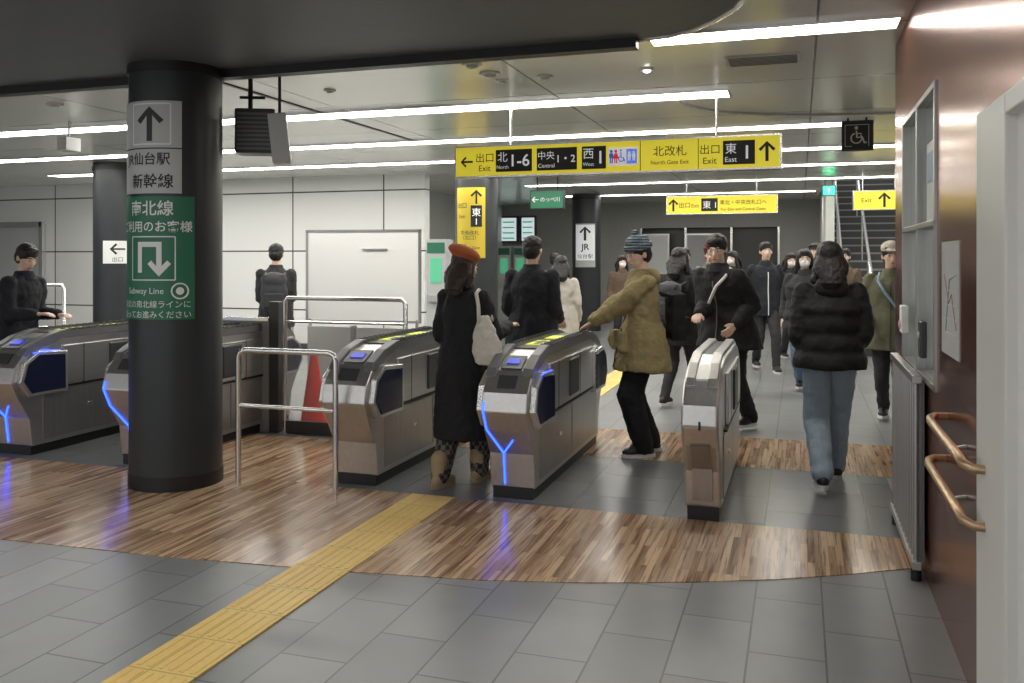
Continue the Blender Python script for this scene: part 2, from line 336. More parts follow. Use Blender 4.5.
text('南北線',.32,.11,.0,1.94,'paint_white',t,-.010,bold=.012); text('ご利用のお客様',.56,.10,0,1.815,'paint_white',t,-.010,bold=.012)
m=MB()
for x in(-.15,.17): m.bx(x-.004,x+.004,-.0105,-.0085,1.45,1.745)
for z in(1.45,1.745): m.bx(-.15,.17,-.0105,-.0085,z-.004,z+.004)
m.build('arrow_frame','paint_white',t)
m=MB().bx(-.09,-.055,-.0115,-.009,1.50,1.71).bx(-.055,.05,-.0115,-.009,1.675,1.71).bx(.05,.085,-.0115,-.009,1.52,1.71)
m.prism([(.0675,1.475),(.145,1.56),(.12,1.583),(.0675,1.525),(.015,1.583),(-.01,1.56)],-.0125,-.0095,'y'); m.build('turn_arrow','paint_white',t)
text('Subway Line',.36,.055,-.05,1.37,'paint_white',t,-.010)
m=MB(); m.tube([(.20+.052*math.cos(a*math.pi/12),-.010,1.375+.052*math.sin(a*math.pi/12)) for a in range(24)],.006,6,True); m.ell((.20,-.010,1.375),(.026,.002,.026)); m.build('line_emblem','paint_white',t)
text('駅北の南北線ラインに',.54,.05,0,1.285,'paint_white',t,-.010); text('沿ってお進みください',.54,.05,0,1.215,'paint_white',t,-.010); bend(t,.317,R(7))
t=colsign('small_arrow_sign','small white sign with a black left arrow beside the near column','sign',-9.65,10.6,1.52,1.85,.36,'paint_white')
arrow(.02,1.73,.2,R(90),'ink_dark',t,-.010); text('出口',.2,.07,.02,1.58,'ink_dark',t,-.010); bend(t,.317,R(42))
t=colsign('yellow_column_sign','tall yellow exit sign with up arrow on the second column','sign',-4.54,12.2,1.6,2.62,.46,'sign_yellow_matte')
arrow(.10,2.48,.2,0,'sign_ink',t,-.010); text('出口',.17,.08,-.12,2.36,'sign_ink',t,-.010)
MB().bx(0.02,.18,-.011,-.008,2.05,2.36).build('number_block','sign_ink',t); text('東\n1',.12,.26,.10,2.2,'sign_white',t,-.013); text('Exit',.1,.06,-.12,2.2,'sign_ink',t,-.010)
text('中央改札\n（北口）',.3,.14,.0,1.93,'sign_ink',t,-.010); text('Central Gate',.3,.07,0,1.75,'sign_ink',t,-.010); bend(t,.317,R(2))
t=colsign('station_arrow_sign','white sign with black up arrow and letters on the far column','sign',-4.48,19,1.4,2.35,.46,'panel_grey')
MB().bx(-.21,.21,-.011,-.008,1.55,2.32).build('white_field','sign_white',t); arrow(0,2.13,.30,0,'ink_dark',t,-.013,t=.18); text('JR',.30,.18,0,1.82,'ink_dark',t,-.013,bold=.02); text('仙台駅',.34,.11,0,1.64,'ink_dark',t,-.013); bend(t,.317,R(8))
# ------------------------------------------------------------ hanging signs
def hang_sign(name,label,px0,px1,py0,py1,Y,th=.12,mat='sign_yellow',frame='steel_light',zceil=3.0):
    x0,x1=onY(px0,Y),onY(px1,Y); cx=(x0+x1)/2; zb=zat(cx,Y,py1); zt=zat(cx,Y,py0); w=x1-x0
    t=thing(name,label,'sign',(cx,Y,zb)); h=zt-zb
    MB().bx(-w/2,w/2,0,th,0,h).build('light_panel',mat,t)
    m=MB(); e=.014
    m.bx(-w/2-e,w/2+e,-.006,th+.01,-e,0); m.bx(-w/2-e,w/2+e,-.006,th+.01,h,h+e); m.bx(-w/2-e,-w/2,-.006,th+.01,0,h); m.bx(w/2,w/2+e,-.006,th+.01,0,h)
    m.build('frame',frame,t)
    for x in (-w*.32,w*.32): MB().cyl((x,th/2,h),.010,zceil-zt,10).build('hanger',frame,t)
    return t,w,h
t,W,Hh=hang_sign('exit_direction_sign','long illuminated yellow exit sign with black number blocks above the gates',456,780,142,172,7.5)
cx=t.location.x
def lx(px): return onY(px,7.5)-cx
def blk(a,b,mat='sign_ink',z0=.12,z1=.88,name='number_block'):
    MB().bx(lx(a),lx(b),-.006,-.001,Hh*z0,Hh*z1).build(name,mat,t)
arrow(lx(467),Hh*.5,.115,R(90),'sign_ink',t,-.006,t=.16)
def two(a,b,j,e,mat,y,wf=.95):
    text(j,abs(lx(b)-lx(a))*wf,Hh*.34,(lx(a)+lx(b))/2,Hh*.63,mat,t,y); text(e,abs(lx(b)-lx(a))*wf,Hh*.2,(lx(a)+lx(b))/2,Hh*.26,mat,t,y)
two(476,494,'出口','Exit','sign_ink',-.006)
for a,b,j,e,n,sp in ((496,532,'北','North','1-6',.38),(537,577,'中央','Central','1・2',.48),(582,606,'西','West','1',.55),(723,755,'東','East','1',.5)):
    blk(a,b); mid=a+(b-a)*sp
    text(j,(lx(mid)-lx(a))*.85,Hh*.34,(lx(a)+lx(mid))/2,Hh*.63,'sign_white',t,-.009); text(e,(lx(mid)-lx(a))*.85,Hh*.16,(lx(a)+lx(mid))/2,Hh*.28,'sign_white',t,-.009)
    text(n,(lx(b)-lx(mid))*.85,Hh*.42,(lx(mid)+lx(b))/2,Hh*.5,'sign_white',t,-.009,bold=.01)
blk(608.5,638,'sign_white',.2,.8,name='pictogram_field')
def figure(px,mat,Y=-.009,skirt=False,h=.62,tt=None,hh=None,x=None,s=1.0):
    tt=tt or t; hh=hh or Hh; x=lx(px) if x is None else x
    q=hh*s
    m=MB().ell((x,Y,hh*(.5+h*.40)),(q*.07,.002,q*.07),sub=2)
    if skirt: m.prism([(x-q*.05,hh*(.5+h*.26)),(x+q*.05,hh*(.5+h*.26)),(x+q*.15,hh*(.5-h*.15)),(x-q*.15,hh*(.5-h*.15))],Y-.001,Y+.001,'y')
    else: m.bx(x-q*.09,x+q*.09,Y-.001,Y+.001,hh*(.5-h*.08),hh*(.5+h*.26))
    m.bx(x-q*.07,x-q*.015,Y-.001,Y+.001,hh*(.5-h*.5),hh*.5).bx(x+q*.015,x+q*.07,Y-.001,Y+.001,hh*(.5-h*.5),hh*.5)
    return m.build('pictogram',mat,tt)
figure(611.5,'sign_blue',h=.44,s=.75); figure(616,'sign_red',skirt=True,h=.44,s=.75)
x=lx(621.5); m=MB(); m.tube([(x+.022*math.cos(R(a)),-.009,Hh*.42+.022*math.sin(R(a))) for a in range(110,400,20)],.004,6); m.ell((x-.004,-.009,Hh*.70),(.009,.003,.009),sub=2); m.tube([(x-.004,-.009,Hh*.64),(x-.002,-.009,Hh*.46),(x+.018,-.009,Hh*.46),(x+.03,-.009,Hh*.34)],.005,6); m.build('pictogram','sign_blue',t)
blk(626.5,637,'sign_blue',.26,.74,'elevator_field'); figure(629.5,'sign_white',Y=-.011,h=.3,s=.6); figure(634,'sign_white',Y=-.011,h=.3,s=.6)
two(650,690,'北改札','North Gate Exit','sign_ink',-.006); two(700,720,'出口','Exit','sign_ink',-.006)
MB().bx(lx(640),lx(640.6),-.004,0,0,Hh).bx(lx(698),lx(698.6),-.004,0,0,Hh).build('panel_joint','sign_ink',t)
arrow(lx(767),Hh*.5,.16,0,'sign_ink',t,-.006,t=.16)
t,W,Hh=hang_sign('exit_direction_sign','shorter yellow exit sign hanging further down the concourse',667,777,196,213,15.0)
arrow(-W*.44,Hh*.5,.2,R(0),'sign_ink',t,-.006,t=.16)
text('出口',W*.10,Hh*.5,-W*.335,Hh*.5,'sign_ink',t,-.006); text('Exit',W*.07,Hh*.3,-W*.235,Hh*.45,'sign_ink',t,-.006)
MB().bx(-W*.18,-W*.03,-.005,0,Hh*.12,Hh*.88).build('number_block','sign_ink',t)
text('東 1',W*.12,Hh*.6,-W*.105,Hh*.5,'sign_white',t,-.009); text('東北・中央改札口へ',W*.42,Hh*.42,W*.2,Hh*.62,'sign_ink',t,-.006); text('For East and Central Gates',W*.4,Hh*.2,W*.2,Hh*.22,'sign_ink',t,-.006)
t,W,Hh=hang_sign('exit_direction_sign','small yellow sign with up arrow in front of the far stairs',854,905,191,209,14.6)
arrow(W*.1,Hh*.5,.22,0,'sign_ink',t,-.006,t=.16); text('Exit',W*.2,Hh*.35,-W*.25,Hh*.5,'sign_ink',t,-.006)
t,W,Hh=hang_sign('accessible_sign','small black sign with wheelchair symbol under the ceiling',843,872,122,149,9.4,.06,'sign_ink','black')
m=MB(); m.tube([(-.01+.05*math.cos(R(a)),-.004,Hh*.40+.05*math.sin(R(a))) for a in range(110,400,15)],.007,6); m.ell((-.01,-.004,Hh*.78),(.018,.003,.018),sub=2)
m.tube([(-.01,-.004,Hh*.68),(-.005,-.004,Hh*.43),(.045,-.004,Hh*.43),(.065,-.004,Hh*.22),(.085,-.004,Hh*.24)],.009,6); m.tube([(-.01,-.004,Hh*.58),(.04,-.004,Hh*.56)],.006,6); m.build('pictogram','pictogram_grey',t)
m=MB()
for x in(-.115,.105): m.bx(x-.003,x+.003,-.005,-.001,Hh*.1,Hh*.9)
m.bx(-.115,.105,-.005,-.001,Hh*.9-.004,Hh*.9+.002); m.bx(-.115,-.05,-.005,-.001,Hh*.1,Hh*.1+.005); m.build('elevator_outline','pictogram_grey',t)
t,W,Hh=hang_sign('emergency_exit_sign','small green emergency exit light far down the concourse',823,835,186,195,16.4,.06,'exit_green','black')
figure(0,'sign_white',Y=-.004,tt=t,hh=Hh,x=0)
t,W,Hh=hang_sign('platform_sign','small dark green hanging sign left of the far column',531,563,191,208,14.5,.08,'panel_green','black')
text('のっぺ川',W*.6,Hh*.5,W*.1,Hh*.5,'paint_white',t,-.006); arrow(-W*.36,Hh*.5,.12,R(90),'paint_white',t,-.006)
def cpos(px,py,z=3.0):
    dd=(z-CH)*FPX/(HZ-py); u=(px-512)/FPX; return dd*(-SN+u*CS),dd*(CS+u*SN)
x,y=cpos(763,59); w,d=.5,.3
t=thing('ceiling_vent','wide rectangular air vent in the ceiling at upper right','vent',(x,y,3.0)); MB().bx(-w/2,w/2,-d/2,d/2,-.012,0).build('frame','panel_grey',t,bevel=.003)
m=MB().bx(-w/2+.02,-w/2+.03,-d/2+.03,d/2-.03,-.016,-.011)
for i in range(7): yy=-d/2+.03+(d-.06)*i/6; m.bx(-w/2+.02,w/2-.02,yy-.006,yy+.006,-.016,-.011)
m.build('slats','plastic_grey',t)
def small(name,label,cat,px,py,r,z=3.0,mat='door_grey'):
    x,y=cpos(px,py)
    t=thing(name,label,cat,(x,y,z),0,'small round ceiling fittings'); MB().cyl((0,0,-.012),r,.014,24).build('ring','door_grey',t,smooth=True); m=MB(); m.ell((0,0,-.012),(r*.6,r*.6,r*.35),sub=2); m.build('dome','panel_grey' if mat!='light_dim' else mat,t,smooth=True)
small('smoke_detector','round smoke detector in the ceiling left of center','smoke detector',472,64,.07)
small('smoke_detector','round smoke detector close to the two small domes','smoke detector',545,76,.06)
small('dome_camera','dome camera in the ceiling beside the smoke detector','camera',490,73,.08)
small('dome_camera','second dome camera just below the first one','camera',502,80,.05)
small('downlight','small round downlight above the long yellow sign','downlight',647,69,.05,mat='light_dim')
small('downlight','small round downlight at far left of the ceiling','downlight',55,104,.07)
small('downlight','small round downlight near the hanging speaker','downlight',330,90,.05)
t=thing('loudspeaker','black slatted loudspeaker hanging beside the near column','loudspeaker',(-3.99,5.86,2.60),R(25))
MB().bx(-.15,.15,-.12,.12,-.20,.14).build('body','plastic_dark',t,bevel=.015)
for k in range(9): MB().bx(-.13,.13,-.128,-.12,-.175+k*.033,-.158+k*.033).build('grille_slat','plastic_grey',t)
MB().tube([(-.05,0,.14),(-.05,0,.40)],.018).build('drop_rod','black',t); MB().tube([(-.13,0,.24),(.06,0,.24)],.012).build('bracket','black',t)
t=thing('monitor_box','pale grey tilted box hanging beside the black loudspeaker','projector',(-3.66,5.66,2.50),R(30))
MB().box((0,0,-.02),(.13,.2,.36),(0,R(-6),0)).build('body','panel_grey',t,bevel=.01); MB().tube([(0,0,.14),(0,0,.50)],.012).build('bracket','black',t)
t=thing('hanging_camera','white box camera hanging from ceiling at far left','camera',(onY(69,7.2),7.2,2.72)); MB().bx(-.06,.06,-.1,.1,-.02,.12).build('body','panel_grey',t,bevel=.01); MB().cyl((0,0,.12),.012,.16,8).build('bracket','panel_grey',t)
# ------------------------------------------------------------ ticket gates
FP=[(.20,.07),(.17,.30),(.06,.47),(.0,.60),(.03,.72),(.14,.85),(.30,.92),(.50,.96)]
def fy(z):
    for (a,b),(c,d) in zip(FP,FP[1:]):
        if b<=z<=d: return a+(c-a)*(z-b)/(d-b)
    return .2
def gate(label,X,w,wings=True,blue=True,L=2.3,Y=5.36):
    t=thing('ticket_gate',label,'ticket gate',(X,Y,0.006),0,'automatic ticket gates'); h=w/2
    prof=FP+[(L-a,b) for a,b in reversed(FP)]
    MB().prism([(.2,-.004),(.2,.08),(L-.2,.08),(L-.2,-.004)],-h+.015,h-.015).build('plinth','black',t)
    MB().prism(prof,-h,h).build('body','steel',t,bevel=.008 if wings else .02)
    for s in (-1,1):
        x=s*h
        for y0,y1 in((.30,L/2-.01),(L/2+.01,L-.30)): MB().bx(min(x,x+s*.008),max(x,x+s*.008),y0,y1,.11,.50).build('service_door','steel_dark',t,bevel=.003)
        MB().prism([(.50,.53),(L-.50,.53),(L-.50,.86),(.50,.86)],min(x,x+s*.02),max(x,x+s*.02)).build('side_panel','steel',t,bevel=.004)
        if wings:
            for e in (0,1):
                f=(lambda y:y) if e==0 else (lambda y:L-y)
                poly=[(.04,.60),(.13,.48),(.52,.48),(.52,.82),(.22,.84),(.09,.76)]
                pl=[(f(a),b) for a,b in poly]
                MB().prism(pl,min(x,x+s*.05),max(x,x+s*.05)).build('end_housing','steel_light',t,bevel=.008)
                c=(.29,.66); pi=[(f(c[0]+(a-c[0])*.86),c[1]+(b-c[1])*.84) for a,b in poly]
                MB().prism(pi,min(x+s*.048,x+s*.056),max(x+s*.048,x+s*.056)).build('dark_window','navy',t,bevel=.003)
        m=MB()
        for yy in (.72,1.36): m.bx(min(x,x+s*.022),max(x,x+s*.022),yy-.003,yy+.003,.515,.86)
        m.bx(min(x,x+s*.022),max(x,x+s*.022),.36,L-.36,.510,.524); m.build('panel_joint','black',t)
        MB().box((x+s*.012,L/2-.35,.33),(.012,.05,.03)).build('lock','chrome',t,bevel=.003)
        xa=s*(h-.03) if wings else s*(h-.045)
        rw=.035 if wings else .03
        top=[(.10,.82),(.14,.87),(.30,.945),(.50,.99),(L-.50,.99),(L-.30,.945),(L-.14,.87),(L-.10,.82),(L-.14,.80),(L-.5,.92),(.5,.92),(.14,.80)]
        MB().prism(top,xa-rw,xa+rw).build('top_rail','plastic_grey' if wings else 'steel_dark',t,bevel=.008)
        if wings:
            m=MB(); m.bx(xa-.037,xa+.037,.56,L-.56,.984,.990)
            for k in range(16): yy=.56+k*(L-1.12)/15; m.bx(xa-.037,xa+.037,yy-.008,yy+.008,.985,.996)
            m.build('rail_ribs','plastic_dark',t)
    MB().bx(-h+.05,h-.05,.5,L-.5,.955,.968).build('top_cover','plastic_dark',t)
    ws=max(.03,h-.085)
    if wings:
        for y0,y1 in((.70,1.02),(1.2,1.45)): MB().bx(-ws,ws,y0,y1,.966,.974).build('display','led_yellow',t)
        MB().prism([(0,.98),(ws*.8,.88),(ws*.3,.88),(ws*.3,.74),(-ws*.3,.74),(-ws*.3,.88),(-ws*.8,.88)],.974,.976,'z').build('display_arrow','plastic_dark',t)
        MB().prism([(.145,.868),(.30,.936),(.31,.93),(.155,.86)],-ws,ws).build('card_reader','plastic_grey',t)
        MB().prism([(.19,.896),(.25,.922),(.255,.918),(.195,.89)],-ws*.6,ws*.6).build('reader_light','blue_dim',t)
        MB().prism([(.048,.75),(.11,.825),(.12,.82),(.06,.745)],-ws*.9,ws*.9).build('ticket_slot','plastic_dark',t)
        MB().prism([(.012,.60),(.03,.70),(.04,.70),(.03,.60)],-h+.03,h-.03).build('front_plate','steel_light',t)
    else:
        MB().prism([(.168,.12),(.145,.32),(.04,.48),(.05,.48),(.16,.32),(.185,.12)],-h+.05,h-.05).build('front_plate','steel_dark',t)
        MB().bx(-.006,.006,-.006,.03,.58,.63).build('lock','black',t)
        MB().prism([(.14,.85),(.30,.92),(.50,.958),(.50,.975),(.30,.935),(.14,.865)],-h+.06,h-.06).build('top_plate','steel',t)
    for s in (-1,1):
        MB().bx(min(s*h,s*(h+.035)),max(s*h,s*(h+.035)),L*.44,L*.56,.56,.84).build('flap_door','plastic_dark',t,bevel=.02)
    if blue:
        def P(x,z): return (x,fy(z)-.005,z)
        m=MB(); r=.0055
        m.tube([P(-h+.015,.66),P(-h+.015,.60),P(-h+.02,.47),P(-h*.35,.30),P(-h*.35,.2),P(-h*.35,.09)],r,8)
        m.tube([P(-h*.35,.30),P(h*.2,.40)],r,8)
        m.build('blue_light','blue_led',t)
        m=MB(); m.tube([(h+.053,.16,.83),(h+.053,.3,.835),(h+.053,.42,.83)],.003,6); m.build('blue_edge_light','blue_led',t)
    return t
gate('steel ticket gate in the center with glowing blue front beside the beret wearer',-1.81,.31)
gate('steel ticket gate left of center next to the tubular barrier',-2.97,.33,blue=False)
gate('narrow steel end gate at right with curved front edge',-.56,.22,wings=False,blue=False,L=2.0,Y=5.26)
gate('ticket gate mostly hidden behind the thick near column with blue front light',-4.86,.30)
gate('ticket gate at the left edge where a man touches the reader',-6.08,.36)
# ------------------------------------------------------------ barriers
t=thing('tubular_barrier','low steel tube barrier standing between the near column and gate','barrier',(-3.37,5.29,.004))
MB().tube([(-.385,0,0),(-.385,0,.90),(-.37,0,.935),(-.33,0,.95),(.335,0,.95),(.37,0,.935),(.385,0,.90),(.385,0,.0)],.020,12).build('top_tube','chrome',t,smooth=True)
MB().tube([(-.385,0,.56),(.385,0,.56)],.014,10).build('lower_tube','chrome',t,smooth=True)
t=thing('glass_partition','steel framed glass partition between the columns and left center gate','partition',(-3.85,7.0,0))
MB().tube([(-.62,0,0),(-.62,0,1.2),(-.59,0,1.235),(.55,0,1.235),(.585,0,1.2),(.585,0,0)],.020,12).build('frame','chrome',t,smooth=True)
MB().bx(-.60,.57,-.008,.008,.10,1.0).build('glass_panel','clear_glass',t)
MB().bx(-.60,.57,-.02,.02,.006,.12).build('kick_panel','wall_dark',t)
MB().bx(.06,.10,-.02,.02,.12,1.0).build('mullion','steel_dark',t)
MB().tube([(-.62,0,1.02),(.585,0,1.02)],.012).build('middle_rail','chrome',t)
t=thing('low_partition','low grey partition panel right behind the thick near column','partition',(-5.15,7.02,0))
MB().bx(-.85,.52,-.04,.04,.0,1.02).build('panel','partition_grey',t,bevel=.006); MB().bx(-.86,.52,-.05,.05,1.02,1.05).build('cap','steel_light',t)
MB().bx(.52,.62,-.04,.04,0,1.2).build('end_post','wall_dark',t,bevel=.008)
t=thing('traffic_cone','red traffic cone behind the glass partition','cone',(onY(314,7.3),7.3,0))
MB().frustum((0,0,.03),.13,(0,0,.70),.03,24).build('cone','cone_red',t,smooth=True); MB().box((0,0,.018),(.34,.34,.035)).build('base','cone_red',t,bevel=.01)
t=thing('low_back_panel','low pale panel behind the traffic cone and glass','partition',(-4.2,7.95,0)); MB().bx(-.6,.9,-.02,.02,.05,.90).build('panel','panel_grey',t); MB().bx(-.6,-.56,-.12,.12,0,.05).build('foot','steel_dark',t); MB().bx(.86,.9,-.12,.12,0,.05).build('foot','steel_dark',t)
t=thing('whiteboard','large blank whiteboard standing behind the glass partition','whiteboard',(onY(363,8.5),8.5,0),R(8))
MB().bx(-.62,.62,-.012,.012,.93,1.88).build('board','whiteboard',t)
m=MB().bx(-.645,.645,-.02,.02,1.88,1.905).bx(-.645,.645,-.03,.02,.905,.93).bx(-.645,-.62,-.02,.02,.905,1.905).bx(.62,.645,-.02,.02,.905,1.905); m.build('frame','steel_dark',t)
MB().tube([(-.6,0,.02),(-.6,0,.94)],.016).build('leg','steel_light',t); MB().tube([(.6,0,.02),(.6,0,.94)],.016).build('leg','steel_light',t)
for s in(-.6,.6): MB().tube([(s,-.28,.016),(s,.28,.016)],.016).build('foot','steel_light',t)
MB().bx(-.0,.28,-.03,-.012,1.69,1.70).build('magnet_strip','steel_dark',t)
t=thing('steel_railing','steel railing at left behind the leftmost gate','railing',(onY(47,9),9,0))
MB().tube([(-.4,0,0),(-.4,0,1.2),(-.36,0,1.25),(.25,0,1.25),(.28,0,1.2),(.28,0,0)],.025).build('top_tube','chrome',t,smooth=True); MB().tube([(-.4,0,.7),(.28,0,.7)],.015).build('lower_tube','chrome',t)
MB().bx(-.36,.24,-.01,.01,.1,.65).build('panel','partition_grey',t)
t=thing('folding_barrier','folded steel slatted barrier standing against the right wall','barrier',(.55,4.78,0))
for k in range(12): MB().tube([(0,k*.095,.08),(0,k*.095,1.0)],.013,8).build('bar','steel_dark',t,smooth=True)
MB().bx(-.022,.022,-.04,1.08,.98,1.02).build('rail','steel',t,bevel=.004); MB().bx(-.022,.022,-.04,1.08,.06,.1).build('rail','steel',t,bevel=.004)
MB().bx(.022,.034,-.03,1.07,.08,1.0).build('back_panel','plastic_grey',t)
for y in(0,.95): MB().cyl((0,y,0),.025,.06,16).build('wheel','black',t)
for z,lb,dy in ((.925,'upper brass handrail on the red-brown right wall',.1),(.735,'lower brass handrail on the red-brown right wall',.15)):
    t=thing('handrail',lb,'handrail',(.6,0,z),0,'brass handrails on the right wall')
    MB().tube([(-.012,3.27,-.03),(-.05,3.275,-.03),(-.075,3.30,-.02),(-.085,3.35,0),(-.085,3.9+dy,0),(-.075,3.98+dy,0),(-.05,4.03+dy,0),(0,4.04+dy,0)],.017,12).build('tube','brass',t,smooth=True)
    MB().tube([(0,3.70,-.04),(-.05,3.70,-.05),(-.085,3.70,-.015)],.009,8).build('bracket','steel_dark',t)
t=thing('wall_notice','pale map notice sheet on the right wall beside the window','notice',(.6,4.06,1.43)); MB().bx(-.004,0,-.22,.22,-.24,.24).build('sheet','panel_grey',t)
m=MB().bx(-.006,-.004,-.2,.2,.2,.204).bx(-.006,-.004,.15,.154,-.18,.2)
for k in range(6): m.bx(-.006,-.004,-.2,.15-.05*(k%2),.15-k*.06,.157-k*.06)
m.build('printed_lines','wall_grey',t)
MB().tube([(-.005,-.16,-.12),(-.005,-.05,.02),(-.005,.02,-.02),(-.005,.14,.10)],.0025,6).build('map_line','map_red',t); MB().tube([(-.005,-.16,.1),(-.005,0,.08),(-.005,.10,-.14)],.0025,6).build('map_line','map_blue',t)
t=thing('window_poster','white poster taped inside the right wall window','poster',(.625,4.82,1.98)); MB().bx(-.004,0,-.14,.14,-.2,.2).build('sheet','panel_grey',t); MB().bx(-.006,-.004,-.11,.11,.0,.15).build('printed_block','map_blue',t)
t=thing('intercom','small dark intercom box on the right wall window frame','intercom',(.59,4.75,1.2)); MB().bx(-.03,.0,-.05,.05,-.09,.09).build('body','plastic_dark',t,bevel=.008); MB().ell((-.032,0,.02),(.006,.02,.02),sub=2).build('button','panel_grey',t)
t=thing('wall_switch_box','white box fixed low on the window frame','switch box',(.59,5.5,1.25)); MB().bx(-.04,.0,-.05,.05,-.08,.08).build('body','door_white',t,bevel=.01); MB().ell((-.04,0,-.03),(.012,.03,.03),sub=2).build('knob','pink',t)
for i,(px,w,lb) in enumerate([(509,.5,'left departure screen on the far wall'),(528,.44,'right departure screen on the far wall')]):
    Y=21.93; z0,z1=2.0,2.7
    t=thing('departure_screen',lb,'screen',(onY(px,Y),Y,z0)); MB().bx(-w/2,w/2,0,.08,0,z1-z0).build('housing','wall_dark',t); MB().bx(-w/2+.05,w/2-.05,-.01,.0,.05,z1-z0-.05).build('display','screen_white',t)
    for k in range(4): MB().bx(-w/2+.08,w/2-.1,-.014,-.01,.1+k*.14,.14+k*.14).build('text_row','screen_green',t)
for px,Y,lb in ((436,13.1,'ticket machine with green screen at the end of the white wall'),(447,15.2,'ticket machine with green screen further back beside the wall end'),(504,21.2,'left ticket machine under the far departure screens'),(520,21.2,'right ticket machine under the far departure screens')):
    t=thing('ticket_machine',lb,'ticket machine',(onY(px,Y),Y,0),0,'ticket machines')
    MB().bx(-.17,.17,0,.3,0,1.9).build('body','panel_grey',t,bevel=.01); MB().bx(-.10,.10,-.01,.0,1.2,1.6).build('display','screen_green',t); MB().bx(-.12,.12,-.08,0,.9,1.0).build('tray','steel',t); MB().bx(-.15,.15,-.012,0,1.68,1.85).build('header','panel_green',t)
for px,lb,mt in ((655,'pale poster panel on the far shop front','panel_grey'),(700,'dark poster panel on the far shop front','partition_grey')):
    t=thing('wall_panel',lb,'panel',(onY(px,21.9),21.9,1.2)); MB().bx(-.35,.35,0,.06,0,1.0).build('frame','steel',t); MB().bx(-.31,.31,-.01,0,.04,.96).build('sheet',mt,t)
